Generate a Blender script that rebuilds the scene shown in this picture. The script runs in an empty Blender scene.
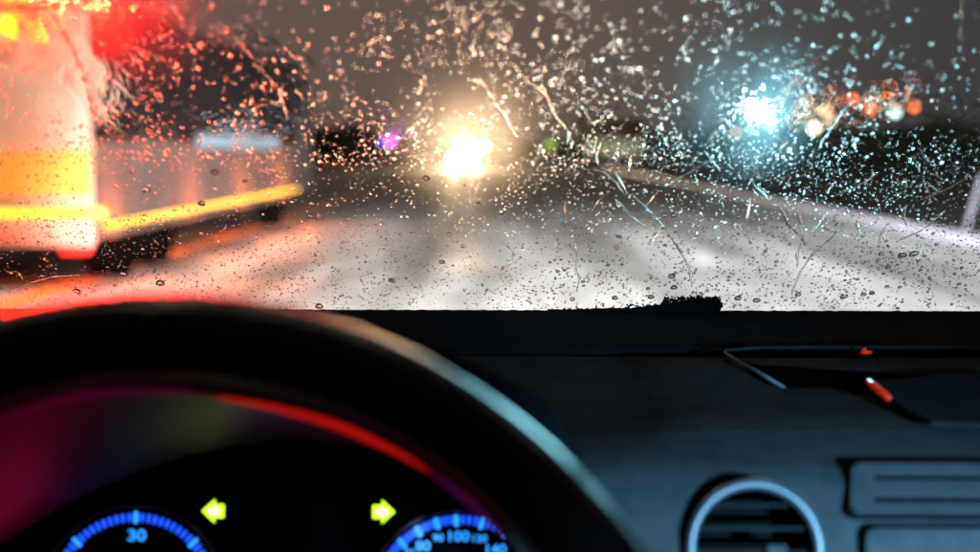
import bpy, bmesh, math, random
from mathutils import Vector, Matrix, Euler, noise
random.seed(7)
R = math.radians
scene = bpy.context.scene
col = scene.collection

# ------------------------------------------------------------------ camera
CAM = Vector((0, 0, 1.2)); PITCH = R(6.24); YAW = R(0.98); FPX = 1170.0
cd = bpy.data.cameras.new('camera'); cam = bpy.data.objects.new('camera', cd); col.objects.link(cam)
cam.location = CAM; cam.rotation_euler = (R(90) - PITCH, 0, YAW)
cd.sensor_width = 36; cd.lens = 36 * FPX / 980; cd.clip_start = 0.02; cd.clip_end = 3000
cd.dof.use_dof = True; cd.dof.focus_distance = 0.92; cd.dof.aperture_fstop = 3.9
cd.dof.aperture_blades = 0
scene.camera = cam
RM = Euler((R(90) - PITCH, 0, YAW)).to_matrix()

# ------------------------------------------------------------------ world: lit night cloud
w = bpy.data.worlds.new("World"); scene.world = w; w.use_nodes = True
nt = w.node_tree; nt.nodes.clear()
out = nt.nodes.new('ShaderNodeOutputWorld')
sky = nt.nodes.new('ShaderNodeTexSky'); sky.sky_type = 'NISHITA'; sky.sun_disc = False
sky.sun_elevation = R(-8); sky.sun_rotation = R(200)
bg1 = nt.nodes.new('ShaderNodeBackground'); bg1.inputs[1].default_value = 0.05
nt.links.new(sky.outputs[0], bg1.inputs[0])
tc = nt.nodes.new('ShaderNodeTexCoord'); sep = nt.nodes.new('ShaderNodeSeparateXYZ')
nt.links.new(tc.outputs['Generated'], sep.inputs[0])
mr = nt.nodes.new('ShaderNodeMapRange'); mr.inputs[1].default_value = -0.35; mr.inputs[2].default_value = 0.4
nt.links.new(sep.outputs[0], mr.inputs[0])
rp = nt.nodes.new('ShaderNodeValToRGB')
rp.color_ramp.elements[0].color = (.130, .088, .078, 1); rp.color_ramp.elements[1].color = (.048, .046, .049, 1)
e = rp.color_ramp.elements.new(.55); e.color = (.128, .092, .078, 1)
e = rp.color_ramp.elements.new(.76); e.color = (.074, .066, .064, 1)
nt.links.new(mr.outputs[0], rp.inputs[0])
bg2 = nt.nodes.new('ShaderNodeBackground'); bg2.inputs[1].default_value = 1.0
nt.links.new(rp.outputs[0], bg2.inputs[0])
ad = nt.nodes.new('ShaderNodeAddShader'); nt.links.new(bg1.outputs[0], ad.inputs[0]); nt.links.new(bg2.outputs[0], ad.inputs[1])
nt.links.new(ad.outputs[0], out.inputs[0])

vs = scene.view_settings; vs.view_transform = 'Standard'; vs.look = 'None'; vs.exposure = 0; vs.gamma = 1
cy = scene.cycles
cy.use_denoising = True
try:
    cy.denoiser = 'OPENIMAGEDENOISE'; cy.denoising_input_passes = 'RGB_ALBEDO_NORMAL'
except Exception: pass
cy.max_bounces = 10; cy.diffuse_bounces = 3; cy.glossy_bounces = 3; cy.transmission_bounces = 8
cy.transparent_max_bounces = 16
cy.caustics_reflective = False; cy.caustics_refractive = True
cy.sample_clamp_indirect = 40; cy.sample_clamp_direct = 600; cy.blur_glossy = 0.3

# ------------------------------------------------------------------ helpers
def ray(px, py):
    d = Vector(((px - 490) / FPX, -(py - 276) / FPX, -1))
    return (RM @ d).normalized()
def P(px, py, y):
    d = ray(px, py); return CAM + d * (y / d.y)
def ground(px, py, z=0.0):
    d = ray(px, py); return CAM + d * ((z - CAM.z) / d.z)

def tag(o, label=None, cat=None, group=None, kind=None):
    if label: o['label'] = label
    if cat: o['category'] = cat
    if group: o['group'] = group
    if kind: o['kind'] = kind
    return o
def link(name, me, mat=None, parent=None):
    o = bpy.data.objects.new(name, me); col.objects.link(o)
    if mat is not None:
        for m in (mat if isinstance(mat, (list, tuple)) else [mat]): me.materials.append(m)
    if parent is not None: o.parent = parent; o.matrix_parent_inverse = pw(parent).inverted()
    return o
def pw(o):
    m = o.matrix_basis.copy()
    if o.parent: m = pw(o.parent) @ o.matrix_parent_inverse @ m
    return m
def from_bm(name, bm, mat, parent=None, smooth=False):
    me = bpy.data.meshes.new(name)
    bmesh.ops.recalc_face_normals(bm, faces=bm.faces[:])
    if smooth:
        for f in bm.faces: f.smooth = True
    bm.to_mesh(me); bm.free()
    return link(name, me, mat, parent)
def empty(name, loc, rot=(0, 0, 0)):
    o = bpy.data.objects.new(name, None); col.objects.link(o); o.location = loc; o.rotation_euler = rot
    o.empty_display_size = .05
    return o
def bbox(bm, x0, x1, y0, y1, z0, z1, bev=0, M=None, seg=2):
    r = bmesh.ops.create_cube(bm, size=1)
    vs_ = r['verts']
    for v in vs_:
        v.co = Vector(((x0 + x1) / 2 + v.co.x * (x1 - x0), (y0 + y1) / 2 + v.co.y * (y1 - y0), (z0 + z1) / 2 + v.co.z * (z1 - z0)))
    if M is not None:
        for v in vs_: v.co = M @ v.co
    if bev > 0:
        ed = {e for v in vs_ for e in v.link_edges}
        bmesh.ops.bevel(bm, geom=list(ed), offset=bev, segments=seg, affect='EDGES', profile=.5)
def box(name, mat, parent, *a, **k):
    bm = bmesh.new(); bbox(bm, *a, **k); return from_bm(name, bm, mat, parent)
def tube_bm(bm, pts, rad, seg=10, closed=False):
    n = len(pts); rings = []
    for i, p in enumerate(pts):
        p = Vector(p)
        a = Vector(pts[(i - 1) % n] if closed or i > 0 else pts[i]); b = Vector(pts[(i + 1) % n] if closed or i < n - 1 else pts[i])
        t = (b - a).normalized()
        up = Vector((0, 0, 1)) if abs(t.z) < .95 else Vector((1, 0, 0))
        s = t.cross(up).normalized(); u = s.cross(t).normalized()
        rr = rad[i] if isinstance(rad, (list, tuple)) else rad
        rings.append([bm.verts.new(p + (s * math.cos(2 * math.pi * j / seg) + u * math.sin(2 * math.pi * j / seg)) * rr) for j in range(seg)])
    m = n if closed else n - 1
    for i in range(m):
        A, B = rings[i], rings[(i + 1) % n]
        for j in range(seg):
            bm.faces.new((A[j], A[(j + 1) % seg], B[(j + 1) % seg], B[j]))
    if not closed:
        bm.faces.new(rings[0][::-1]); bm.faces.new(rings[-1])
def tube(name, mat, parent, pts, rad, seg=10, closed=False):
    bm = bmesh.new(); tube_bm(bm, pts, rad, seg, closed); return from_bm(name, bm, mat, parent, True)
def outline(name, mat, parent, loops, M, depth=.0008, bevel=.0002):
    """flat shape (with holes) from 2D loops, given thickness, placed by matrix M"""
    cu = bpy.data.curves.new(name, 'CURVE'); cu.dimensions = '2D'; cu.fill_mode = 'BOTH'
    cu.extrude = depth / 2; cu.bevel_depth = bevel; cu.bevel_resolution = 1
    for lp in loops:
        s = cu.splines.new('POLY'); s.points.add(len(lp) - 1)
        for i, (x, y) in enumerate(lp): s.points[i].co = (x, y, 0, 1)
        s.use_cyclic_u = True
    t = bpy.data.objects.new('tmp', cu)
    me = bpy.data.meshes.new_from_object(t); bpy.data.objects.remove(t)
    me.transform(M); return link(name, me, mat, parent)
def text(name, s, size, mat, parent, M):
    cu = bpy.data.curves.new(name, 'FONT'); cu.body = s; cu.size = size; cu.align_x = 'CENTER'; cu.align_y = 'CENTER'
    cu.extrude = .0002; cu.offset = size * .018
    t = bpy.data.objects.new('tmp', cu)
    me = bpy.data.meshes.new_from_object(t); bpy.data.objects.remove(t)
    me.transform(M); return link(name, me, mat, parent)
def rrect(x0, x1, y0, y1, r, n=6):
    pts = []
    for cx, cy_, a0 in ((x1 - r, y1 - r, 0), (x0 + r, y1 - r, 90), (x0 + r, y0 + r, 180), (x1 - r, y0 + r, 270)):
        for i in range(n + 1):
            a = R(a0 + 90 * i / n); pts.append((cx + r * math.cos(a), cy_ + r * math.sin(a)))
    return pts

# ------------------------------------------------------------------ materials
def mat(name, c, rough=.6, metal=0, var=.15, scale=30, bump=0, spec=.5, c2=None, coat=0):
    m = bpy.data.materials.new(name); m.use_nodes = True; t = m.node_tree; b = t.nodes['Principled BSDF']
    tx = t.nodes.new('ShaderNodeTexCoord'); n = t.nodes.new('ShaderNodeTexNoise'); n.inputs['Scale'].default_value = scale
    n.inputs['Detail'].default_value = 5
    t.links.new(tx.outputs['Object'], n.inputs['Vector'])
    r = t.nodes.new('ShaderNodeValToRGB'); r.color_ramp.elements[0].position = .3; r.color_ramp.elements[1].position = .7
    k = 1 - var
    r.color_ramp.elements[0].color = (c[0] * k, c[1] * k, c[2] * k, 1)
    c2 = c2 or tuple(min(1, x * (1 + var)) for x in c)
    r.color_ramp.elements[1].color = (*c2, 1)
    t.links.new(n.outputs['Fac'], r.inputs[0]); t.links.new(r.outputs[0], b.inputs['Base Color'])
    b.inputs['Roughness'].default_value = rough; b.inputs['Metallic'].default_value = metal
    b.inputs['Specular IOR Level'].default_value = spec; b.inputs['Coat Weight'].default_value = coat
    if bump:
        bp = t.nodes.new('ShaderNodeBump'); bp.inputs['Strength'].default_value = bump; bp.inputs['Distance'].default_value = .01
        n2 = t.nodes.new('ShaderNodeTexNoise'); n2.inputs['Scale'].default_value = scale * 8
        t.links.new(tx.outputs['Object'], n2.inputs['Vector'])
        t.links.new(n2.outputs['Fac'], bp.inputs['Height']); t.links.new(bp.outputs[0], b.inputs['Normal'])
    return m
def emit(name, c, s, base=(.02, .02, .02)):
    m = bpy.data.materials.new(name); m.use_nodes = True; b = m.node_tree.nodes['Principled BSDF']
    b.inputs['Base Color'].default_value = (*base, 1)
    b.inputs['Emission Color'].default_value = (*c, 1); b.inputs['Emission Strength'].default_value = s
    return m

plastic = mat('black_dash_plastic', (.011, .0096, .0090), .6, bump=.15, scale=60, spec=0)
plastic2 = mat('black_strip_plastic', (.0055, .006, .0065), .65, bump=.1, scale=60, spec=0)
gapm = mat('gap_black', (.0015, .0015, .0015), .9, spec=0)
leather = mat('black_leather', (.005, .006, .007), .48, bump=.3, scale=120, spec=.10)
panelm = mat('grey_console_plastic', (.0135, .014, .0145), .6, spec=0, bump=.08, scale=80)
ringm = mat('satin_metal_ring', (.022, .024, .027), .4, spec=.3)
hoodm = mat('binnacle_plastic', (.016, .016, .018), .5, spec=.14)
lipm = mat('binnacle_lip', (.008, .008, .008), .6, spec=.08)
facem = mat('cluster_face', (.0007, .0007, .0009), .7, spec=0)
rubber = mat('wiper_rubber', (.004, .004, .004), .9, bump=.5, scale=200, spec=0)

# ------------------------------------------------------------------ windscreen frame of reference
GY, TILT = .95, R(35)
GZ = P(500, 310, GY).z
GO = Vector((0, GY, GZ)); GT = Vector((0, -math.cos(TILT), math.sin(TILT))); GN = Vector((0, math.sin(TILT), math.cos(TILT))); GX = Vector((1, 0, 0))
def glass_st(px, py):
    d = ray(px, py); t = (GO - CAM).dot(GN) / d.dot(GN); p = CAM + d * t
    return p.x, (p - GO).dot(GT), t
GM = Matrix((GX, GT, GN)).transposed().to_4x4(); GM.translation = GO

# ================================================================== ROAD AND SURROUNDINGS
def road_material():
    m = bpy.data.materials.new('wet_asphalt'); m.use_nodes = True; t = m.node_tree; b = t.nodes['Principled BSDF']
    L = t.links; N = t.nodes.new; b.inputs['Specular IOR Level'].default_value = .5
    tx = N('ShaderNodeTexCoord')
    mp = N('ShaderNodeMapping'); mp.inputs['Scale'].default_value = (1.1, .10, 1)
    L.new(tx.outputs['Object'], mp.inputs[0])
    n1 = N('ShaderNodeTexNoise'); n1.inputs['Scale'].default_value = 1.0; n1.inputs['Detail'].default_value = 4; L.new(mp.outputs[0], n1.inputs[0])
    r1 = N('ShaderNodeValToRGB'); r1.color_ramp.elements[0].position = .36; r1.color_ramp.elements[1].position = .64
    r1.color_ramp.elements[0].color = (.13, .127, .122, 1); r1.color_ramp.elements[1].color = (.35, .35, .35, 1)
    L.new(n1.outputs[0], r1.inputs[0])
    # worn wheel tracks, straight lines along the lane
    sp = N('ShaderNodeSeparateXYZ'); L.new(tx.outputs['Object'], sp.inputs[0])
    prev = r1.outputs[0]
    for x0, wd, k in ((-.95, .32, .62), (3.75, .22, .30), (1.35, .25, .8)):
        s = N('ShaderNodeMath'); s.operation = 'SUBTRACT'; s.inputs[1].default_value = x0; L.new(sp.outputs[0], s.inputs[0])
        nn = N('ShaderNodeMath'); nn.operation = 'MULTIPLY_ADD'; nn.inputs[1].default_value = .5; L.new(n1.outputs[0], nn.inputs[0]); L.new(s.outputs[0], nn.inputs[2])
        s2 = N('ShaderNodeMath'); s2.operation = 'SUBTRACT'; s2.inputs[1].default_value = .25; L.new(nn.outputs[0], s2.inputs[0])
        a = N('ShaderNodeMath'); a.operation = 'ABSOLUTE'; L.new(s2.outputs[0], a.inputs[0])
        q = N('ShaderNodeMapRange'); q.interpolation_type = 'SMOOTHSTEP'; q.inputs[1].default_value = 0; q.inputs[2].default_value = wd
        q.inputs[3].default_value = k; q.inputs[4].default_value = 1; L.new(a.outputs[0], q.inputs[0])
        mx = N('ShaderNodeVectorMath'); mx.operation = 'SCALE'; L.new(prev, mx.inputs[0]); L.new(q.outputs[0], mx.inputs['Scale']); prev = mx.outputs[0]
    mp5 = N('ShaderNodeMapping'); mp5.inputs['Scale'].default_value = (1.6, .35, 1); L.new(tx.outputs['Object'], mp5.inputs[0])
    n5 = N('ShaderNodeTexNoise'); n5.inputs['Scale'].default_value = 2.2; n5.inputs['Detail'].default_value = 6; n5.inputs['Roughness'].default_value = .65; L.new(mp5.outputs[0], n5.inputs[0])
    q5 = N('ShaderNodeMapRange'); q5.inputs[1].default_value = .33; q5.inputs[2].default_value = .67; q5.inputs[3].default_value = .66; q5.inputs[4].default_value = 1.25; L.new(n5.outputs[0], q5.inputs[0])
    mx5 = N('ShaderNodeVectorMath'); mx5.operation = 'SCALE'; L.new(prev, mx5.inputs[0]); L.new(q5.outputs[0], mx5.inputs['Scale']); prev = mx5.outputs[0]
    L.new(prev, b.inputs['Base Color'])
    n3 = N('ShaderNodeTexNoise'); n3.inputs['Scale'].default_value = .7; L.new(tx.outputs['Object'], n3.inputs[0])
    r3 = N('ShaderNodeMapRange'); r3.inputs[1].default_value = .35; r3.inputs[2].default_value = .65; r3.inputs[3].default_value = .42; r3.inputs[4].default_value = .8
    L.new(n3.outputs[0], r3.inputs[0]); L.new(r3.outputs[0], b.inputs['Roughness'])
    n4 = N('ShaderNodeTexNoise'); n4.inputs['Scale'].default_value = 60; L.new(tx.outputs['Object'], n4.inputs[0])
    bp = N('ShaderNodeBump'); bp.inputs['Strength'].default_value = .5; bp.inputs['Distance'].default_value = .01; L.new(n4.outputs[0], bp.inputs['Height']); L.new(bp.outputs[0], b.inputs['Normal'])
    return m
asphalt = road_material()
earth = mat('dark_wet_grass', (.03, .033, .022), .85, scale=3, bump=.4)
paint = mat('worn_white_paint', (.62, .60, .66), .5, scale=6, var=.2)
kerbm = mat('pale_concrete', (.48, .47, .56), .6, scale=8, var=.2)
glow_orange = mat('orange_road_glow', (.85, .24, .06), .5, scale=5, var=.2)

def sheet(name, m, x0, x1, y0, y1, z, nx=1, ny=1):
    bm = bmesh.new(); g = [[bm.verts.new((x0 + (x1 - x0) * i / nx, y0 + (y1 - y0) * j / ny, z)) for i in range(nx + 1)] for j in range(ny + 1)]
    for j in range(ny):
        for i in range(nx): bm.faces.new((g[j][i], g[j][i + 1], g[j + 1][i + 1], g[j + 1][i]))
    return tag(from_bm(name, bm, m), kind='structure')
sheet('ground', earth, -900, 900, -60, 1600, -.06)
sheet('road', asphalt, -9.5, 5.62, -60, 700, 0)
# red glow of the lorry's lamps on the road, painted as an orange band
o = sheet('road_glow_band', glow_orange, -4.02, -3.72, 4, 60, .004)
# raised kerb on the right
bm = bmesh.new(); bbox(bm, 5.62, 5.84, -20, 160, -.05, .13, .02); tag(from_bm('kerb', bm, kerbm), kind='structure')

hlE = emit('headlamp_glass_lit', (1, .72, .42), 14000)
# --- oncoming car
def oncoming_car(x, y, z=0):
    rt = empty('oncoming_car', (x, y, z))
    tag(rt, 'dark oncoming car far down the road with glaring warm white headlights', 'car')
    carp = mat('dark_car_paint', (.03, .03, .035), .3, coat=1); gl = mat('car_glass', (.01, .012, .014), .1); ty = mat('tyre_rubber', (.01, .01, .01), .9)
    prof = [(0, .25), (0, .62), (.12, .78), (1.0, .95), (1.75, 1.42), (3.1, 1.45), (3.9, 1.0), (4.35, .92), (4.45, .3)]
    bm = bmesh.new(); L_, R_ = [], []
    for yy, zz in prof:
        wd = .87 - (.17 if zz > 1.2 else 0)
        L_.append(bm.verts.new((x - wd, y + yy, z + zz))); R_.append(bm.verts.new((x + wd, y + yy, z + zz)))
    for i in range(len(prof) - 1): bm.faces.new((L_[i], R_[i], R_[i + 1], L_[i + 1]))
    bm.faces.new(L_); bm.faces.new(R_[::-1]); bm.faces.new((L_[0], L_[-1], R_[-1], R_[0]))
    from_bm('body', bm, carp, rt)
    bm = bmesh.new()
    q = [(-.68, 1.06, .985), (.68, 1.06, .985), (.6, 1.7, 1.40), (-.6, 1.7, 1.40)]
    f = bm.faces.new([bm.verts.new((x + a, y + b - .02, z + c + .01)) for a, b, c in q]); bmesh.ops.solidify(bm, geom=[f], thickness=.01)
    from_bm('windshield', bm, gl, rt)
    box('bumper', carp, rt, x - .85, x + .85, y - .08, y - .003, z + .22, z + .45, bev=.03)
    box('grille', gl, rt, x - .35, x + .35, y - .03, y - .003, z + .5, z + .6, bev=.01)
    box('number_plate', paint, rt, x - .26, x + .26, y - .1, y - .083, z + .3, z + .41)
    for s in (-1, 1):
        bm = bmesh.new(); bmesh.ops.create_uvsphere(bm, u_segments=16, v_segments=8, radius=1, matrix=Matrix.Translation((x + s * .62, y - .01, z + .64)) @ Matrix.Diagonal((.11, .05, .085, 1)))
        from_bm('headlight', bm, hlE, rt, True)
        for yy in (.8, 3.5):
            bm = bmesh.new(); bmesh.ops.create_cone(bm, cap_ends=True, segments=24, radius1=.32, radius2=.32, depth=.2, matrix=Matrix.Translation((x + s * .8, y + yy, z + .32)) @ Matrix.Rotation(R(90), 4, 'Y'))
            from_bm('wheel', bm, ty, rt)
    return rt
oc = P(463, 148, 70)
OC = oncoming_car(oc.x, 70, 0)

# --- lorry on the left
LX, LY0, LY1, LZ1 = -3.55, 10.0, 19.5, 2.52
cream = mat('cream_lorry_panel', (.78, .66, .50), .5, scale=2, var=.06)
tarp = mat('dark_tarpaulin', (.018, .018, .02), .85, scale=3, var=.3, bump=.3, spec=.02)
skirt = mat('grey_side_skirt', (.13, .12, .115), .8, spec=.04, scale=2, var=.15)
yel = mat('yellow_reflective_film', (.88, .70, .13), .4, scale=40, var=.08)
ystrip = emit('yellow_marker_light', (1, .56, .03), 2.8)
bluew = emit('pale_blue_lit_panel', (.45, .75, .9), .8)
redlamp = emit('red_lamp_lit', (1, .008, .005), 40)
redtail = emit('red_tail_lamp_lit', (1, .012, .008), 5)
greenl = emit('green_lamp_lit', (.40, 1, .01), 1.8)
amber = emit('amber_lamp_lit', (1, .42, .03), 3)
lr = empty('box_lorry', (LX - 1.25, LY0, 0))
tag(lr, 'cream box lorry with yellow banded rear and dark tarpaulin side', 'lorry')
box('cargo_box', tarp, lr, LX - 2.5, LX, LY0, LY1, 1.28, LZ1, bev=.03)
box('side_skirt', skirt, lr, LX - 2.45, LX - .02, LY0 + .02, LY1 - .05, .40, 1.275, bev=.02)
box('rear_door', cream, lr, LX - 2.48, LX - 1.255, LY0 - .05, LY0 - .003, .36, LZ1 - .16, bev=.012)
box('rear_door', cream, lr, LX - 1.245, LX - .02, LY0 - .05, LY0 - .003, .36, LZ1 - .16, bev=.012)
for xx in (LX - 1.4, LX - 1.1):
    tube('door_bar', skirt, lr, [(xx, LY0 - .075, .45), (xx, LY0 - .075, LZ1 - .25)], .016)
box('reflective_band', yel, lr, LX - 2.47, LX - .03, LY0 - .062, LY0 - .053, .80, 1.17)
box('underrun_bar', yel, lr, LX - 2.5, LX + .12, LY0 - .17, LY0 - .09, .60, .70, bev=.01)
box('marker_strip', ystrip, lr, LX + .003, LX + .03, LY0 + .12, LY1, .50, .545)
box('marker_strip', ystrip, lr, LX - 1.0, LX - .05, LY0 - .2, LY0 - .175, .62, .68)
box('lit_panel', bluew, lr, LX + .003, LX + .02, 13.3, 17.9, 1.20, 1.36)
for xx in (-2.2, -1.55, -.9, -.42, -.12):
    box('beacon_lamp', redlamp, lr, LX + xx - .05, LX + xx + .05, LY0 - .12, LY0 - .055, LZ1 - .11, LZ1 - .03, bev=.01)
box('beacon_lamp', amber, lr, LX - .72, LX - .40, LY0 - .13, LY0 - .06, LZ1 - .09, LZ1 + .0, bev=.01)
box('exit_lamp', greenl, lr, LX - .86, LX - .62, LY0 - .1, LY0 - .055, LZ1 - .40, LZ1 - .22, bev=.01)
for s in (-2.3, -.25):
    box('tail_lamp', redtail, lr, LX + s - .12, LX + s + .12, LY0 + .1, LY0 + .2, .28, .36, bev=.01)
for s in (-2.2, -.2):
    for yy in (10.9, 12.1, 18.2):
        bm = bmesh.new(); bmesh.ops.create_cone(bm, cap_ends=True, segments=28, radius1=.36, radius2=.36, depth=.3, matrix=Matrix.Translation((LX + s, yy, .36)) @ Matrix.Rotation(R(90), 4, 'Y'))
        w_ = from_bm('wheel', bm, rubber, lr)
box('cab', skirt, lr, LX - 2.4, LX - .05, LY1 + .1, LY1 + 2.0, .4, 2.4, bev=.12)

# red point light added low off the lorry's rear corner to redden the ground
def lamp(name, kind, loc, energy, color, size=.1, rot=None, spot=None, blend=.5, parent=None):
    ld = bpy.data.lights.new(name, kind); ld.energy = energy; ld.color = color
    if kind == 'SPOT': ld.spot_size = spot; ld.spot_blend = blend
    if kind in ('SPOT', 'POINT'): ld.shadow_soft_size = size
    o = bpy.data.objects.new(name, ld); col.objects.link(o); o.location = loc
    if rot is not None: o.rotation_euler = rot
    if parent is not None: o.parent = parent; o.matrix_parent_inverse = pw(parent).inverted()
    return o
def aim(a, b):
    return (Vector(b) - Vector(a)).to_track_quat('-Z', 'Y').to_euler()
lamp('corner_glow_light', 'POINT', (LX + .1, LY0 - .8, .45), 60, (1, .07, .03), .08, parent=lr)
for k_ in range(4):
    lamp('side_glow_light', 'POINT', (LX + .4, LY0 + .4 + 2.6 * k_, .55), 60, (1, .20, .05), .08, parent=lr)  # added orange lights hanging beside the skirt to tint the ground

# beams thrown towards our windscreen by the headlights and by the lorry's rear beacons
EYE = Vector((0, .8, 1.62))
for s_ in (-1, 1):
    a = Vector((oc.x + s_ * .62, 69.9, .66)); lamp('headlight_beam', 'SPOT', a, 1500000, (1, .64, .34), .10, aim(a, (.14, .75, 1.66)), R(1.05), 1.0, parent=OC)
for xx in (-1.55, -.55, -.12):
    a = Vector((LX + xx, LY0 - .16, LZ1 - .07)); lamp('beacon_beam', 'SPOT', a, 70000, (1, .010, .003), .05, aim(a, (-.38, .75, 1.62)), R(6.8), .5, parent=lr)
# --- unseen street lamps added to brighten the road and the lorry
polem = mat('galvanised_pole', (.3, .3, .31), .45, metal=.7)
def street_lamp(x, y, h, side, label, color, power, head_e, reach=1.8, spot=150):
    rt = empty('street_lamp', (x, y, 0)); tag(rt, label, 'street lamp')  # added unseen lamp, built only for lighting road and lorry
    tube('pole', polem, rt, [(x, y, -.05), (x, y, h * .5), (x, y, h)], [.09, .07, .05], 12)
    pts = [(x + side * reach * i / 8, y, h - .03 + .35 * math.sin(i / 8 * math.pi / 2)) for i in range(9)]
    tube('arm', polem, rt, pts, .035, 10)
    hx = x + side * reach; hz = h + .33
    box('added_lamp_head', polem, rt, hx - .35, hx + .35, y - .14, y + .14, hz - .05, hz + .06, bev=.03)
    box('added_lamp_lens', emit('added_street_lamp_lens', color, head_e), rt, hx - .26, hx + .26, y - .1, y + .1, hz - .07, hz - .052)
    lamp('lamp_light', 'SPOT', (hx, y, hz - .12), power, color, .2, (0, 0, 0), R(spot), .6, rt)  # light of the added unseen lamp
    return rt
street_lamp(7.2, 13, 7.5, -1, 'unseen cool white street lamp added to light the road on the right', (.93, .97, 1), 4500, 60, 3.2)
street_lamp(-8.6, 8.5, 7.5, 1, 'unseen warm street lamp added to light the lorry on the left', (1, .86, .66), 2400, 60, 4.2)

# own headlights, fixed to the nose of the car
for sx in (-1, 1):
    a = Vector((-.1 + sx * .65, 1.95, .68)); lamp('headlight_beam', 'SPOT', a, 24000, (.95, .97, 1), .05, aim(a, (a.x + (2.6 if sx > 0 else 1.0), 18, .15)), R(56), 1.0)

# --- distant teal lamp
tp = P(770, 123, 110)
rt = empty('street_lamp', (tp.x, 110, 0)); tag(rt, 'distant street lamp shining teal white beyond the right kerb', 'street lamp')
tube('pole', polem, rt, [(tp.x, 110, -.06), (tp.x, 110, tp.z)], .06)
bm = bmesh.new(); bmesh.ops.create_uvsphere(bm, u_segments=16, v_segments=10, radius=.24, matrix=Matrix.Translation(tp))
from_bm('lamp_globe', bm, emit('teal_globe_lit', (.26, .84, .95), 26), rt, True)
a = tp + Vector((0, -.5, 0)); lamp('lamp_light', 'SPOT', a, 2200000, (.26, .78, .95), .20, aim(a, (.75, .8, 1.6)), R(1.1), 1.0, parent=rt)
def small_light(px, py, y, r, c, s, name, label, cat, shape='globe'):
    p = P(px, py, y); rt = empty(name, (p.x, y, 0)); tag(rt, label, cat)
    tube('pole', polem, rt, [(p.x, y, -.06), (p.x, y, p.z - r)], .05)
    if shape == 'globe':
        bm = bmesh.new(); bmesh.ops.create_uvsphere(bm, u_segments=12, v_segments=8, radius=r, matrix=Matrix.Translation(p)); from_bm('lamp_globe', bm, emit('lamp_lit', c, s), rt, True)
    else:
        box('housing', gapm, rt, p.x - r * 1.4, p.x + r * 1.4, y, y + .3, p.z - r * 1.6, p.z + r * 1.6, bev=.02)
        bm = bmesh.new(); bmesh.ops.create_cone(bm, cap_ends=True, segments=20, radius1=r, radius2=r * .9, depth=.08, matrix=Matrix.Translation((p.x, y - .045, p.z)) @ Matrix.Rotation(R(90), 4, 'X'))
        from_bm('lens', bm, emit('lens_lit', c, s), rt)
small_light(391, 141.5, 90, .30, (1, .12, .75), 7, 'signal_light', 'small magenta signal light on a post left of the oncoming headlights', 'signal light', 'box')
small_light(383, 142, 92, .16, (.12, .15, 1), 8, 'signal_light', 'tiny blue signal light beside the magenta one', 'signal light', 'box')
small_light(550, 145, 95, .42, (.45, .75, .10), .9, 'signal_light', 'dim green signal light right of the oncoming headlights', 'signal light', 'box')
small_light(815, 128, 120, .45, (1, .82, .55), 12, 'street_lamp', 'warm white lamp just right of the teal street lamp', 'street lamp')
small_light(826, 111, 130, .42, (1, .55, .28), 9, 'street_lamp', 'peach coloured lamp above the warm white one', 'street lamp')
small_light(831, 121, 135, .35, (1, .7, .4), 6, 'street_lamp', 'pale orange lamp low between the warm white and red orange lamps', 'street lamp')
small_light(853, 99, 140, .30, (1, .16, .04), 8, 'signal_light', 'small red orange signal set highest of the row on the right', 'signal light', 'box')
small_light(871, 109, 140, .50, (1, .2, .05), 7, 'signal_light', 'red orange signal light beside the greenish white lamp', 'signal light', 'box')
small_light(895, 111, 140, .55, (.72, 1, .85), 5, 'street_lamp', 'greenish white lamp between two red orange signals', 'street lamp')
small_light(914, 106, 140, .42, (1, .22, .05), 9, 'signal_light', 'red orange signal light rightmost of the row', 'signal light', 'box')
small_light(736, 133, 118, .22, (1, .75, .4), 4, 'street_lamp', 'small dim amber lamp left of the teal street lamp', 'street lamp')

# --- low building far right of the road
brick = mat('red_brown_render', (.30, .10, .06), .8, scale=1, var=.2)
def emit_noise(name, c, s):
    m = emit(name, c, s); t = m.node_tree; b = t.nodes['Principled BSDF']
    n = t.nodes.new('ShaderNodeTexNoise'); n.inputs['Scale'].default_value = .8; mr_ = t.nodes.new('ShaderNodeMapRange'); mr_.inputs[1].default_value = .35; mr_.inputs[2].default_value = .65
    mr_.inputs[3].default_value = s * .35; mr_.inputs[4].default_value = s
    tx = t.nodes.new('ShaderNodeTexCoord'); t.links.new(tx.outputs['Object'], n.inputs[0]); t.links.new(n.outputs[0], mr_.inputs[0]); t.links.new(mr_.outputs[0], b.inputs['Emission Strength'])
    return m
winm = emit_noise('lit_shop_glass', (.60, .62, .32), 1.0)
B0 = P(585, 148, 130); B1 = P(662, 148, 130); zt = P(600, 122, 130).z
bd = empty('low_building', ((B0.x + B1.x) / 2, 130, 0)); tag(bd, 'low red brown building with a pale lit shop front far along the road', 'building')
box('wall', brick, bd, B0.x, B1.x - 2, 130, 142, -.1, zt, bev=.03)
box('roof', tarp, bd, B0.x - .3, B1.x - 1.7, 129.6, 142.3, zt + .002, zt + .25, bev=.03)
nW = 6; ww = (B1.x - 2 - B0.x) / nW
for i in range(nW):
    f = box('window', polem, bd, B0.x + i * ww + .1, B0.x + (i + 1) * ww - .1, 129.9, 129.997, .35, 2.3, bev=.02)
    box('pane', winm, f, B0.x + i * ww + .2, B0.x + (i + 1) * ww - .2, 129.86, 129.897, .45, 2.2)
K0 = P(690, 140, 120)
kb = empty('kiosk', (K0.x + 1.8, 120, 0)); tag(kb, 'small kiosk with a pale teal lit window left of the teal lamp', 'kiosk')
box('wall', skirt, kb, K0.x, K0.x + 4.2, 120, 123, -.1, 2.75, bev=.04)
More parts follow.
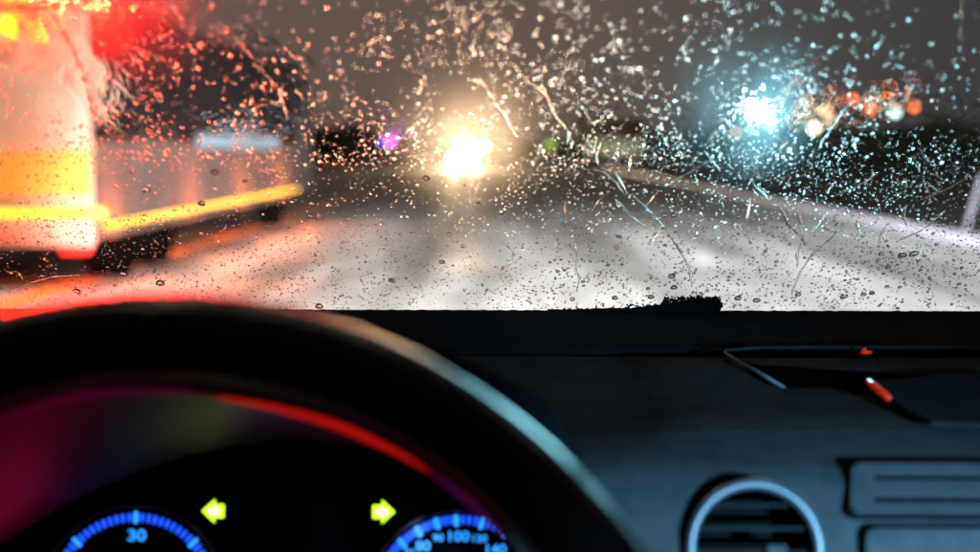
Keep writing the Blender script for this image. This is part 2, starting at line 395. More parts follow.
box('window', emit('pale_teal_window', (.45, .72, .62), .42), kb, K0.x + .3, K0.x + 3.9, 119.9, 119.997, 1.4, 2.45)

# --- white roadside post at the right
wp = ground(962, 243)
ps = empty('marker_post', (wp.x, wp.y, 0)); tag(ps, 'tilted white roadside marker post beyond the kerb at the right edge', 'marker post')
q = P(985, 168, wp.y)
tube('post', mat('white_post_plastic', (.16, .15, .19), .5), ps, [(wp.x, wp.y, -.06), ((wp.x + q.x) / 2, wp.y, q.z / 2), (q.x, wp.y, q.z)], [.04, .04, .036], 10)
tube('reflector', rubber, ps, [(wp.x + (q.x - wp.x) * .93, wp.y, q.z * .93), (wp.x + (q.x - wp.x) * .99, wp.y, q.z * .99)], .07, 10)

# --- roadside shrubs and trees beyond the kerb
leafm = mat('dark_wet_leaves', (.045, .055, .03), .6, scale=2, var=.5)
barkm = mat('wet_bark', (.05, .035, .025), .8, scale=6)
rnd = random.Random(3)
def crown_mesh(name, n, rx, ry, rz, leaf):
    bm = bmesh.new(); lobes = [(rnd.uniform(-.6, .6) * rx, rnd.uniform(-.6, .6) * ry, rnd.uniform(-.45, .6) * rz, rnd.uniform(.35, .6)) for _ in range(9)]
    for _ in range(n):
        L = rnd.choice(lobes); d = Vector((rnd.gauss(0, 1), rnd.gauss(0, 1), rnd.gauss(0, 1))).normalized() * (rnd.random() ** .4)
        c = Vector((L[0] + d.x * rx * L[3], L[1] + d.y * ry * L[3], L[2] + d.z * rz * L[3]))
        a = Vector((rnd.gauss(0, 1), rnd.gauss(0, 1), rnd.gauss(0, 1))).normalized(); b = a.orthogonal().normalized(); s = leaf * rnd.uniform(.6, 1.3)
        bm.faces.new([bm.verts.new(c + a * s), bm.verts.new(c + b * s * .6), bm.verts.new(c - a * s), bm.verts.new(c - b * s * .6)])
    me = bpy.data.meshes.new(name); bm.to_mesh(me); bm.free(); me.materials.append(leafm); return me
crowns = [crown_mesh('crown', 900, 1, 1, 1, .11) for _ in range(3)]
spots = []
for i in range(13):
    spots.append((P(660 + i * 33 + rnd.uniform(-8, 8), 140, 60 + rnd.uniform(-8, 25)), rnd.uniform(2.0, 3.1)))
bushlab = ['dark roadside bush %s' % s for s in ('just right of the low building', 'left of the kiosk', 'in front of the kiosk', 'below the teal lamp', 'right of the teal lamp', 'under the warm white lamp', 'under the peach lamp', 'under the highest signal', 'under the greenish white lamp', 'under the rightmost signal', 'third in from the right edge', 'second in from the right edge', 'at the right edge behind the post')]
for i, (p, s) in enumerate(spots):
    rt = empty('roadside_bush', (p.x, p.y, -.06)); tag(rt, bushlab[i], 'bush', 'dark bushes beyond the right kerb')
    me = crowns[i % 3]; c = bpy.data.objects.new('crown', me); col.objects.link(c); c.location = (0, 0, s * .42); c.scale = (s * .9, s * .9, s * .55); c.rotation_euler[2] = i * 1.3; c.parent = rt
    bm = bmesh.new(); tube_bm(bm, [(0, 0, 0), (.05, 0, s * .25), (.02, .1, s * .5)], [.1, .07, .03], 7)
    me2 = bpy.data.meshes.new('trunk'); bm.to_mesh(me2); bm.free(); me2.materials.append(barkm); t_ = bpy.data.objects.new('trunk', me2); col.objects.link(t_); t_.parent = rt
# dark far wood along the horizon
bm = bmesh.new()
for i in range(9000):
    x = rnd.uniform(-160, 260)
    hgt = 3.4 + 2.2 * noise.noise(Vector((x * .05, 0, 0))) + 1.5 * noise.noise(Vector((x * .22, 3, 0)))
    if -14 < x < 12: hgt *= .35
    z = hgt * (1 - rnd.random() ** 1.6)
    c = Vector((x, 190 + rnd.uniform(-4, 4), z)); a = Vector((rnd.gauss(0, 1), rnd.gauss(0, .3), rnd.gauss(0, 1))).normalized(); b = Vector((a.z, 0, -a.x)); s = rnd.uniform(.4, 1.0)
    bm.faces.new([bm.verts.new(c + a * s), bm.verts.new(c + b * s), bm.verts.new(c - a * s), bm.verts.new(c - b * s)])
o = from_bm('treeline', bm, leafm); tag(o, 'dark far treeline along the horizon under the glowing night cloud', 'treeline', kind='stuff')

# ================================================================== WINDSCREEN
def pane_mat(name, film, rough=.72):
    m = bpy.data.materials.new(name); m.use_nodes = True; t = m.node_tree; t.nodes.clear(); N = t.nodes.new; L = t.links
    o = N('ShaderNodeOutputMaterial'); tr = N('ShaderNodeBsdfTransparent'); tr.inputs[0].default_value = (.985, .99, .985, 1)
    if film:
        rf = N('ShaderNodeBsdfRefraction'); rf.inputs['Roughness'].default_value = rough; rf.inputs['IOR'].default_value = 1.07; nv = N('ShaderNodeCombineXYZ'); nv.inputs[1].default_value = -1; nv.inputs[2].default_value = -.18; L.new(nv.outputs[0], rf.inputs['Normal'])
        tx = N('ShaderNodeTexCoord'); mp = N('ShaderNodeMapping'); mp.inputs['Scale'].default_value = (22, 5, 1); L.new(tx.outputs['Object'], mp.inputs[0])
        n = N('ShaderNodeTexNoise'); n.inputs['Scale'].default_value = 1; n.inputs['Detail'].default_value = 6; n.inputs['Distortion'].default_value = .6; L.new(mp.outputs[0], n.inputs[0])
        q = N('ShaderNodeMapRange'); q.inputs[1].default_value = .35; q.inputs[2].default_value = .7; q.inputs[3].default_value = film * .55; q.inputs[4].default_value = film * 1.5; L.new(n.outputs[0], q.inputs[0])
        # ripples in the water film: patches of gently wavy refraction, away from the wiped lower glass
        mp2 = N('ShaderNodeMapping'); mp2.inputs['Scale'].default_value = (1.5, .8, 1); mp2.inputs['Rotation'].default_value = (0, 0, .35); L.new(tx.outputs['Object'], mp2.inputs[0])
        nr = N('ShaderNodeTexNoise'); nr.inputs['Scale'].default_value = 55; nr.inputs['Detail'].default_value = 3; nr.inputs['Distortion'].default_value = 1.2; L.new(mp2.outputs[0], nr.inputs[0])
        bp = N('ShaderNodeBump'); bp.inputs['Strength'].default_value = 1.0; bp.inputs['Distance'].default_value = .0042; L.new(nr.outputs[0], bp.inputs['Height']); L.new(nv.outputs[0], bp.inputs['Normal'])
        rip = N('ShaderNodeBsdfRefraction'); rip.inputs['Roughness'].default_value = 0; rip.inputs['IOR'].default_value = 1.05; L.new(bp.outputs[0], rip.inputs['Normal'])
        nm = N('ShaderNodeTexNoise'); nm.inputs['Scale'].default_value = 16; nm.inputs['Detail'].default_value = 4; L.new(mp2.outputs[0], nm.inputs[0])
        k1 = N('ShaderNodeMapRange'); k1.inputs[1].default_value = .43; k1.inputs[2].default_value = .53; L.new(nm.outputs[0], k1.inputs[0])
        sx_ = N('ShaderNodeSeparateXYZ'); L.new(tx.outputs['Object'], sx_.inputs[0])
        k2 = N('ShaderNodeMapRange'); k2.inputs[1].default_value = .20; k2.inputs[2].default_value = .30; L.new(sx_.outputs[1], k2.inputs[0])
        km = N('ShaderNodeMath'); km.operation = 'MULTIPLY'; L.new(k1.outputs[0], km.inputs[0]); L.new(k2.outputs[0], km.inputs[1])
        km2 = N('ShaderNodeMath'); km2.operation = 'MULTIPLY'; km2.inputs[1].default_value = .85; L.new(km.outputs[0], km2.inputs[0])
        m0 = N('ShaderNodeMixShader'); L.new(km2.outputs[0], m0.inputs[0]); L.new(tr.outputs[0], m0.inputs[1]); L.new(rip.outputs[0], m0.inputs[2])
        mx = N('ShaderNodeMixShader'); L.new(q.outputs[0], mx.inputs[0]); L.new(m0.outputs[0], mx.inputs[1]); L.new(rf.outputs[0], mx.inputs[2]); L.new(mx.outputs[0], o.inputs[0])
    else:
        gs = N('ShaderNodeBsdfGlossy'); gs.inputs['Roughness'].default_value = .02
        mx = N('ShaderNodeMixShader'); mx.inputs[0].default_value = .025; L.new(tr.outputs[0], mx.inputs[1]); L.new(gs.outputs[0], mx.inputs[2]); L.new(mx.outputs[0], o.inputs[0])
    return m
TH = .005
ws = empty('windscreen', GO, (0, 0, 0)); tag(ws, 'sloping wet car windscreen above the dashboard covered in rain', 'windscreen')
bm = bmesh.new(); bbox(bm, -.85, .85, -.05, .85, -TH, 0)
bm.normal_update()
for f in bm.faces: f.material_index = 0 if f.normal.z > .9 else 1
me = bpy.data.meshes.new('glass_pane'); bm.to_mesh(me); bm.free()
gp = link('glass_pane', me, [pane_mat('wet_film_glass', .00048), pane_mat('clear_glass', 0)]); gp.matrix_world = GM; gp.parent = ws; gp.matrix_parent_inverse = ws.matrix_basis.inverted(); 
gp.matrix_basis = GM
# black ceramic border along the lower edge
bm = bmesh.new()
def bord(x): return -.0008 + .0012 * noise.noise(Vector((x * 160, 0, 0))) + .0008 * noise.noise(Vector((x * 500, 2, 0)))
N_ = 900; rowA = []; rowB = []
for i in range(N_ + 1):
    x = -.85 + 1.7 * i / N_; rowA.append(bm.verts.new((x, -.05, .0004))); rowB.append(bm.verts.new((x, bord(x), .0004)))
for i in range(N_): bm.faces.new((rowA[i], rowA[i + 1], rowB[i + 1], rowB[i]))
fb = from_bm('frit_border', bm, rubber, None); fb.parent = ws; fb.matrix_parent_inverse = ws.matrix_basis.inverted(); fb.matrix_basis = GM

# water
def water(name, rough):
    m = bpy.data.materials.new(name); m.use_nodes = True; t = m.node_tree; t.nodes.clear()
    o = t.nodes.new('ShaderNodeOutputMaterial'); g = t.nodes.new('ShaderNodeBsdfGlass'); g.inputs['IOR'].default_value = 1.333; g.inputs['Roughness'].default_value = rough
    g.distribution = 'GGX'
    t.links.new(g.outputs[0], o.inputs[0]); return m
w_clear = water('rainwater', 0.035); w_soft = water('rainwater_rippled', .17); w_mid = water('rainwater_soft', .09)

def drop_geo(bm, cx, cs, r, ang, h, seg, rings, el=1.15, jit=.06, idx=1, rr=random):
    """a sitting drop: flat foot on the glass, domed cap; glass coordinates (x, s, n)"""
    ph = rr.uniform(0, 6.28); z0 = .00006
    top = None; prev = None; first = None
    for k in range(rings + 1):
        f = k / rings; a = f * math.pi / 2
        rad = math.cos(a); zz = math.sin(a)
        if k == rings:
            top = bm.verts.new((cx, cs, z0 + h)); 
            for j in range(seg):
                fc = bm.faces.new((prev[j], prev[(j + 1) % seg], top)); fc.material_index = idx; fc.smooth = True
        else:
            ring = []
            for j in range(seg):
                t = 2 * math.pi * j / seg; q = 1 + jit * math.sin(2 * t + ph) + jit * .7 * math.sin(3 * t + ph * 2)
                ring.append(bm.verts.new((cx + r * rad * q * math.cos(t + ang), cs + r * rad * q * el * math.sin(t + ang) - r * .12 * zz, z0 + h * zz ** .9)))
            if prev:
                for j in range(seg):
                    fc = bm.faces.new((prev[j], prev[(j + 1) % seg], ring[(j + 1) % seg], ring[j])); fc.material_index = idx; fc.smooth = True
            else: first = ring
            prev = ring
    fc = bm.faces.new(first[::-1]); fc.material_index = 0

rd = random.Random(11)
BIG = [(385,162),(384,188),(426,179),(295.5,200),(311.5,204.5),(310,217),(478,205),(463,246.5),(447,246),(442,262.5),(392,281),(319,307),(465,186),(499,212),(449,235),
(132,172),(145.6,190.6),(201.5,204),(233,226),(123,274.5),(160,284),(76.5,292),(214.6,173),(245,182),(93,291),(115,286),
(551.6,204.5),(582.6,211),(578,200),(518,219.6),(619,237),(572.5,299.6),(615,298.5),(651,297.6),(674,216),(664.5,216),(671.7,277),(674,288),(738,299),(501,213),
(881.7,254.4),(902.5,256),(914,254.5),(756.7,301),(844,297),(863.7,295),(798,295),(872,293.6),(888,267.5)]
drops = []   # (px, py, radius in px, zone)
for i, (x, y) in enumerate(BIG):
    r = rd.uniform(2.6, 4.2) if i not in (12, 8, 24, 25, 3) else 2.0
    drops.append([x, y, r, 'big'])
def dens_ok(x, y):
    n = noise.noise(Vector((x / 60, y / 60, 0))) * .6 + noise.noise(Vector((x / 22, y / 30, 5))) * .5
    return rd.random() < .62 + n
def gl(x, y, cx, cy_, sx, sy): return math.exp(-((x - cx) / sx) ** 2 - ((y - cy_) / sy) ** 2)
cnt = 0
while cnt < 4500:                                     # upper screen
    x, y = rd.uniform(-20, 1000), rd.uniform(-15, 165)
    wgt = .12 + .95 * gl(x, y, 470, 120, 150, 60) + .55 * gl(x, y, 500, 25, 90, 60) + .9 * gl(x, y, 150, 95, 100, 70) + .45 * gl(x, y, 60, 10, 120, 30) + .5 * gl(x, y, 320, 125, 80, 40) \
        + .75 * gl(x, y, 770, 110, 110, 60) + .35 * gl(x, y, 770, 30, 60, 40) + .45 * gl(x, y, 560, 70, 70, 60) + .4 * (y > 135)
    n_ = noise.noise(Vector((x / 34, y / 60, 0))) * .9 + noise.noise(Vector((x / 13, y / 22, 5))) * .8
    if rd.random() > wgt * (.55 + n_ * 1.1): continue
    drops.append([x, y, min(3.0, .55 + abs(rd.gauss(0, .58))), 'up']); cnt += 1
cnt = 0
while cnt < 5800:                                     # band at the horizon and right side
    x, y = rd.uniform(-10, 990), rd.triangular(125, 262, 165)
    if not dens_ok(x, y): continue
    wgt = .45 + .55 * (x > 500)
    if rd.random() > wgt: continue
    drops.append([x, y, min(2.6, .42 + abs(rd.gauss(0, .58))), 'mid']); cnt += 1
cnt = 0
while cnt < 7200:                                     # lower screen
    x, y = rd.uniform(-5, 985), rd.uniform(215, 309)
    n = noise.noise(Vector((x / 18, y / 40, 9)))
    if rd.random() > .55 + .9 * n: continue
    drops.append([x, y, min(2.4, .36 + abs(rd.gauss(0, .42 if x < 520 else .62))), 'low']); cnt += 1
cnt = 0
while cnt < 2600:                                     # the glass beyond the picture's edges is just as wet
    x, y = rd.choice((rd.uniform(-260, -10), rd.uniform(990, 1300), rd.uniform(0, 980))), rd.uniform(-90, 305)
    if -10 < x < 990 and y > -12: continue
    drops.append([x, y, min(1.3, .5 + abs(rd.gauss(0, .5))), 'up' if y < 150 else 'low']); cnt += 1
# regional wording for labels
def region(x, y):
    row = 'top' if y < 45 else 'upper' if y < 100 else 'middle' if y < 165 else 'lower' if y < 250 else 'bottom'
    if y < 165:
        w_ = 'over the cream lorry rear' if x < 95 else 'over the dark lorry side' if x < 290 else 'left of the headlight glare' if x < 420 else \
             'above the headlight glare' if x < 510 else 'right of the headlight glare' if x < 600 else 'over the low building' if x < 690 else \
             'around the teal lamp' if x < 810 else 'over the orange signal lights' if x < 925 else 'near the right edge'
    else:
        w_ = 'over the red glow at the left' if x < 120 else 'over the yellow strip' if x < 300 and y < 230 else 'over the grey road left of the middle' if x < 440 else \
             'over the grey road in the middle' if x < 600 else 'beside the long curved trail' if x < 730 else 'over the kerb line' if x < 870 else 'over the kerb near the right edge'
    return w_, row
drops.sort(key=lambda d: -(d[2] * (1.25 if d[3] == 'big' else 1)))
RZ = {'up': w_soft, 'mid': w_mid, 'low': w_clear, 'big': w_clear}
idxz = {'up': 1, 'mid': 2, 'low': 0, 'big': 0}
protos = []
for k in range(8):
    bm = bmesh.new(); drop_geo(bm, 0, 0, 1, rd.uniform(-.3, .3), .52 + .05 * (k % 3), 16, 6, 1.05 + .12 * (k % 4), .05, 1, rd)
    bmesh.ops.recalc_face_normals(bm, faces=bm.faces[:])
    protos.append(bm)
pm = {}
for z in ('up', 'mid', 'low', 'big'):
    pm[z] = []
    for k, b in enumerate(protos):
        me = bpy.data.meshes.new('raindrop'); b.to_mesh(me); me.materials.append(w_clear); me.materials.append(RZ[z]); pm[z].append(me)
placed = {}
def free(x, s, r):
    key = (int(x * 100), int(s * 100))
    for i in (-1, 0, 1):
        for j in (-1, 0, 1):
            for (a, b, c) in placed.get((key[0] + i, key[1] + j), ()):
                if (a - x) ** 2 + (b - s) ** 2 < ((c + r) * 1.12) ** 2: return False
    placed.setdefault(key, []).append((x, s, r)); return True
bmS = bmesh.new(); nind = 0
for d in drops:
    x, s, t = glass_st(d[0], d[1]); r = d[2] * t / FPX
    if not free(x, s, r): continue
    if nind < 300:
        o = bpy.data.objects.new('raindrop', rd.choice(pm[d[3]])); col.objects.link(o)
        base = GM @ Vector((x, s, .0002)); M = GM.copy(); M.translation = base
        o.matrix_basis = M @ Matrix.Rotation(rd.uniform(-.25, .25), 4, 'Z') @ Matrix.Diagonal((r, r, r * (rd.uniform(1.1, 1.4) if d[3] in ('big', 'low') else rd.uniform(.45, .8)), 1))
        c, q = region(d[0], d[1])
        tag(o, ('dark rimmed' if d[3] in ('big', 'low') else 'glinting') + ' raindrop %s, %s band of the windscreen' % (c, q), 'raindrop', 'larger raindrops on the windscreen')
        nind += 1
    else:
        drop_geo(bmS, x, s, r, rd.uniform(-.3, .3), r * (rd.uniform(.55, .8) if d[3] == 'low' else rd.uniform(.24, .42)), 9 if d[2] > 1.2 else 7, 4 if d[2] > 1.2 else 3, rd.choice((.75, .95, 1.05, 1.2, 1.7)), rd.choice((.06, .1, .2)), idxz[d[3]], rd)
me = bpy.data.meshes.new('fine_rain_drops'); bmesh.ops.recalc_face_normals(bmS, faces=bmS.faces[:]); bmS.to_mesh(me); bmS.free()
o = link('fine_rain_beads', me, [w_clear, w_soft, w_mid]); o.matrix_basis = GM
tag(o, 'countless fine beads of rain spread over the whole windscreen', 'rain', kind='stuff')

# running water trails
def rivulet(pts, w, label, m, wob=1.0):
    P3 = []
    for i in range(len(pts) - 1):
        a, b = pts[i], pts[i + 1]; n = max(2, int(math.hypot(b[0] - a[0], b[1] - a[1]) / 2.2))
        for k in range(n): P3.append((a[0] + (b[0] - a[0]) * k / n, a[1] + (b[1] - a[1]) * k / n))
    P3.append(pts[-1])
    for _ in range(2):
        P3 = [P3[0]] + [((P3[i-1][0] + 2 * P3[i][0] + P3[i+1][0]) / 4, (P3[i-1][1] + 2 * P3[i][1] + P3[i+1][1]) / 4) for i in range(1, len(P3) - 1)] + [P3[-1]]
    bm = bmesh.new(); prev = None; seed = rd.uniform(0, 99); S = 8
    path = []
    for i, (x, y) in enumerate(P3):
        gx, gs, t = glass_st(x + wob * 1.2 * noise.noise(Vector((i * .21, seed, 0))), y); path.append(Vector((gx, gs, 0)))
    for i, p in enumerate(path):
        tg = (path[min(i + 1, len(path) - 1)] - path[max(i - 1, 0)]).normalized(); nrm = Vector((-tg.y, tg.x, 0))
        f = min(1, (i + .4) / 4, (len(path) - i - .6) / 3); r = w * .00075 * (.75 + .55 * noise.noise(Vector((i * .33, seed, 4))) * wob) * max(.15, f)
        ring = [bm.verts.new(p + nrm * r * math.cos(math.pi * j / S) + Vector((0, 0, .00015 + r * .6 * math.sin(math.pi * j / S)))) for j in range(S + 1)]
        if prev:
            for j in range(S): fc = bm.faces.new((prev[j], prev[j + 1], ring[j + 1], ring[j])); fc.smooth = True; fc.material_index = 1
            bm.faces.new((prev[S], prev[0], ring[0], ring[S]))
        else: bm.faces.new(ring[::-1])
        prev = ring
    bm.faces.new(prev)
    bmesh.ops.recalc_face_normals(bm, faces=bm.faces[:])
    me = bpy.data.meshes.new('water_trail'); bm.to_mesh(me); bm.free()
    o = link('water_trail', me, [w_clear, m]); o.matrix_basis = GM
    tag(o, label, 'water trail', 'water trails running down the windscreen')
TR = [
 ([(590,169),(604,172),(616,182),(625,196)], 1.5, 'short arched water trail above the long curved one', w_clear, .4),
 ([(632,195),(648,209),(662,224),(677,246),(688.5,266),(692,286)], 1.6, 'long smooth water trail curving down to the wiper tip', w_clear, .3),
 ([(614,198),(626.5,210)], 1.7, 'short dark water streak left of the long curved trail', w_clear, .5),
 ([(624,226),(632,235)], 1.4, 'short slanting streak below the other short streak', w_clear, .5),
 ([(575,240),(577,256),(576,269),(578.5,281),(577,292)], 1.3, 'beaded vertical trail ending in a big drop near the glass base', w_clear, 1.6),
 ([(566,200),(564,214)], 1.8, 'short upright trail right of centre on the road glare', w_clear, 1),
 ([(700,186),(707,197)], 1.5, 'small slanting trail over the kerb line', w_clear, .5),
 ([(776,196),(785,217),(789.5,228),(781,242)], 1.5, 'zigzag trail left of its pair over the kerb', w_clear, 1.5),
 ([(795,206),(802,225),(803,243),(797,252),(797,268)], 1.5, 'zigzag trail right of its pair over the kerb', w_clear, 1.5),
 ([(850,220),(828.6,240),(814,252),(798,276),(792,296)], 1.3, 'long diagonal trail running down left across the kerb', w_clear, 1),
 ([(946,210),(921.5,231),(898,241)], 1.3, 'diagonal trail leaning left near the marker post', w_clear, .8),
 ([(970,176),(946,190),(920,200)], 1.2, 'faint diagonal streak above the kerb at the far right', w_clear, .8),
 ([(880,172),(858,186),(835,196)], 1.2, 'faint diagonal streak in the dark verge', w_clear, .8),
 ([(962,-4),(960.6,23),(962,43.5),(952,65),(933,81),(921.5,97)], 1.35, 'long dark crooked trail at the upper right', w_clear, 1.9),
 ([(855,98),(840,116),(826,136),(817,149)], 1.25, 'dark slanting trail right of the teal lamp', w_mid, 1.9),
 ([(512,62),(520,75),(546,96),(555,116),(570,134),(566,146)], 1.35, 'wavering trail right of the oncoming headlights', w_mid, 1.9),
 ([(478,76),(494,102),(506,118),(518,140)], 1.66, 'thick trail passing right over the headlight glare', w_mid, 1.9),
 ([(415,122),(412,138)], 1.35, 'short bright trail left of the headlight glare', w_mid, 1.9),
 ([(50,12),(61,28),(70,44),(79,64),(87,88),(99,126)], 1.87, 'long trail down the edge of the cream lorry', w_mid, 1.9),
 ([(215,22),(228,30),(241,47),(252,58),(268,64)], 1.56, 'curved trail over the dark lorry side', w_mid, 1.9),
 ([(252,62),(268,76),(280,96),(288,122)], 1.35, 'trail at the front end of the lorry side', w_mid, 1.9),
 ([(118,44),(140,50),(166,62)], 1.56, 'flattened trail on the dark lorry side near its rear', w_mid, 1.9),
 ([(8,293),(29,283.5),(52,277),(84,275)], 1.3, 'flat trail over the red glow at the lower left', w_clear, .8),
 ([(2,268),(10,275),(16,270),(24,280)], 1.6, 'small looping trail at the lower left edge', w_clear, 1.4),
 ([(600,140),(596,156),(598,166)], 0.94, 'short trail below the low building', w_mid, 1.9),
 ([(650,120),(662,136),(668,150)], 0.94, 'short trail right of the low building', w_mid, 1.9),
 ([(500,240),(514,252),(512,264),(502,268)], 1.2, 'small hooked trail on the grey road', w_clear, .8),
 ([(664,188),(690,172),(712,160)], 0.83, 'streak rising to the right of the arched trail', w_mid, 1.9),
]
for t_ in TR: rivulet(*t_)
for i in range(36):
    if i < 26: x, y = rd.uniform(560, 820), rd.uniform(115, 225)
    elif i < 36: x, y = rd.uniform(820, 980), rd.uniform(140, 225)
    else: x, y = rd.choice(((470, 60), (540, 90), (600, 100), (110, 40), (180, 30), (640, 60), (420, 100))); x += rd.uniform(-40, 40); y += rd.uniform(-25, 25)
    sl_ = rd.choice((-1.4, -.9, 1.2, .8, -.4)); L_ = rd.uniform(10, 30); P_ = [(x, y)]
    for k in range(3): sl_ += rd.uniform(-.5, .5); x += sl_ * L_ / 4; y += L_ / 3.2; P_.append((x, y))
    c_, q_ = region(P_[1][0], P_[1][1])
    rivulet(P_, rd.uniform(.7, 1.5), 'short crooked water streak %s, %s band of the windscreen' % (c_, q_), w_mid if i % 2 else w_clear, 1.8)

# ================================================================== WIPER
wi = empty('windscreen_wiper', GM @ Vector((.12, -.03, .01))); tag(wi, 'ragged black wiper tip resting on the foot of the windscreen', 'windscreen wiper')
xa = glass_st(560, 308)[0]; xb = glass_st(722, 308)[0]
bm = bmesh.new(); rows = []; n = 150
for i in range(n + 1):
    f = i / n; x = xa - .01 + (xb - xa + .01) * f; px_ = f
    q = (x - xa) / (xb - xa)
    hgt = 0 if q < 0 else .0026 * min(1, q * 3) if q < .45 else .0026 + (q - .45) / .17 * .0075 if q < .62 else .0115 if q < .82 else .0155 * math.sqrt(max(0, 1 - ((q - .9) / .105) ** 2)) + .001
    hgt += .0045 * noise.noise(Vector((x * 210, 0, 3))) * (q > .6) + .0026 * noise.noise(Vector((x * 420, 0, 3))) * (q > 0) + .0018 * noise.noise(Vector((x * 1300, 0, 3))) * (q > .3)
    hgt = max(hgt, -.003); tk = .0012 if q < .1 else .002 if q < .62 else .006
    ring = [bm.verts.new(GM @ Vector(c)) for c in ((x, -.02, .001), (x, hgt, .001), (x, hgt - .0008, tk * .5 + .001 * noise.noise(Vector((x * 600, 5, 1)))), (x, hgt * .4 - .004, tk), (x, -.02, tk))]
    if rows:
        for j in range(5): bm.faces.new((rows[-1][j], rows[-1][(j + 1) % 5], ring[(j + 1) % 5], ring[j]))
    else: bm.faces.new(ring)
    rows.append(ring)
bm.faces.new(rows[-1][::-1])
# frayed rubber crumbs and wet grime along the tip
for i in range(420):
    x = xb - abs(rd.gauss(0, .03)); 
    if x > xb: continue
    q = (x - xa) / (xb - xa); s = (.009 + rd.uniform(0, .009)) * min(1, (xb - x) / .007 + .35) if q > .62 else rd.uniform(0, .0035)
    bmesh.ops.create_icosphere(bm, subdivisions=1, radius=rd.uniform(.0005, .0013), matrix=Matrix.Translation(GM @ Vector((x, s, rd.uniform(.001, .004)))))
from_bm('rubber_blade', bm, rubber, wi)
tube('wiper_arm', rubber, wi, [GM @ Vector((-.2, -.14, .004)), GM @ Vector((.0, -.09, .004)), GM @ Vector((.06, -.05, .002))], .004)

# ================================================================== DASHBOARD
db = empty('dashboard', (.3, .7, CAM.z - .45)); tag(db, 'black soft plastic dashboard with round air vent and centre panel in teal light', 'dashboard')
def ypz(y, py): return (y, P(500, py, y).z)
prof = [ypz(.80, 356), ypz(.77, 366), ypz(.73, 384), ypz(.70, 400), ypz(.66, 420), ypz(.630, 436), ypz(.606, 450), ypz(.590, 464), ypz(.581, 478), ypz(.574, 496), ypz(.568, 520), ypz(.562, 552), ypz(.553, 600), ypz(.545, 700)]
def interp(prof, k):
    out_ = []
    for i in range(len(prof) - 1):
        for j in range(k):
            f = j / k; out_.append(tuple(prof[i][a] + (prof[i + 1][a] - prof[i][a]) * f for a in (0, 1)))
    out_.append(prof[-1]);
    for _ in range(3 * k // 2):
        out_ = [out_[0]] + [tuple((out_[i-1][a] + 2 * out_[i][a] + out_[i+1][a]) / 4 for a in (0, 1)) for i in range(1, len(out_) - 1)] + [out_[-1]]
    return out_
pr = interp(prof, 5)
VC = P(753, 548, .566); VR = 71 * .566 / FPX * 1.0     # round vent
HX = P(600, 430, .60).x                                   # right flank of the instrument hood
RX0 = P(728, 360, .79)
def bulge(x, y, z):
    """soft ridge left of the pad on the passenger side and a vertical crease by the centre panel"""
    xr = P(640, 385, .72).x
    f = 1 / (1 + math.exp(-(x - xr) / .007)); g = max(0, min(1, (y - .60) / .05)) * max(0, min(1, (.80 - y) / .03))
    z += .006 * f * g
    xc = P(842, 520, .56).x
    h_ = max(0, min(1, (.61 - y) / .03)); y2 = y - .0035 * h_ / (1 + math.exp(-(x - xc) / .0025))
    y2 += .005 * h_ * math.exp(-((x - P(655, 520, .56).x) / .03) ** 2)
    return y2, z
def dash_sheet(name, m, x0, x1, pr, hole=None, dx=.004, bul=True, parent=db):
    bm = bmesh.new(); nx = int((x1 - x0) / dx); g = []
    for (y, z) in pr:
        row = []
        for i in range(nx + 1):
            x = x0 + (x1 - x0) * i / nx; yy, zz = bulge(x, y, z) if bul else (y, z)
            row.append(bm.verts.new((x, yy, zz)))
        g.append(row)
    for j in range(len(g) - 1):
        for i in range(nx): 
            f = bm.faces.new((g[j][i], g[j][i + 1], g[j + 1][i + 1], g[j + 1][i])); f.smooth = True
            if hole:
                c = f.calc_center_median()
                if (c.x - hole[0].x) ** 2 + (c.z - hole[0].z) ** 2 < hole[1] ** 2 and c.y < .60: bm.faces.remove(f)
    return from_bm(name, bm, m, parent)
# face = grey lower panel; top = black
ksplit = next(i for i, (y, z) in enumerate(pr) if y < .632)
dash_sheet('dash_top', plastic, HX - .11, 1.0, pr[:ksplit + 1])
dash_sheet('dash_face', panelm, HX - .02, 1.0, pr[ksplit:], (VC, VR * .93))
prl = [ypz(.80, 356), ypz(.75, 375), ypz(.70, 398)]
dash_sheet('dash_top', plastic, -.85, HX - .1101, prl, None, .05, False)
st = [ypz(.955, 310.3), ypz(.90, 325), ypz(.85, 339), ypz(.812, 349.5)]
dash_sheet('cowl_strip', plastic2, -.85, 1.0, st, None, .1, False)
# shadow gap between strip and top
a1 = ypz(.812, 349.5); a2 = ypz(.80, 356)
bm = bmesh.new(); vv = [bm.verts.new(c) for c in ((-.85, a1[0] , a1[1]), (1, a1[0], a1[1]), (1, a1[0] - .003, a1[1] - .012), (-.85, a1[0] - .003, a1[1] - .012), (1, a2[0], a2[1]), (-.85, a2[0], a2[1]))]
bm.faces.new(vv[:4]); bm.faces.new((vv[3], vv[2], vv[4], vv[5])); from_bm('seam_gap', bm, gapm, db)

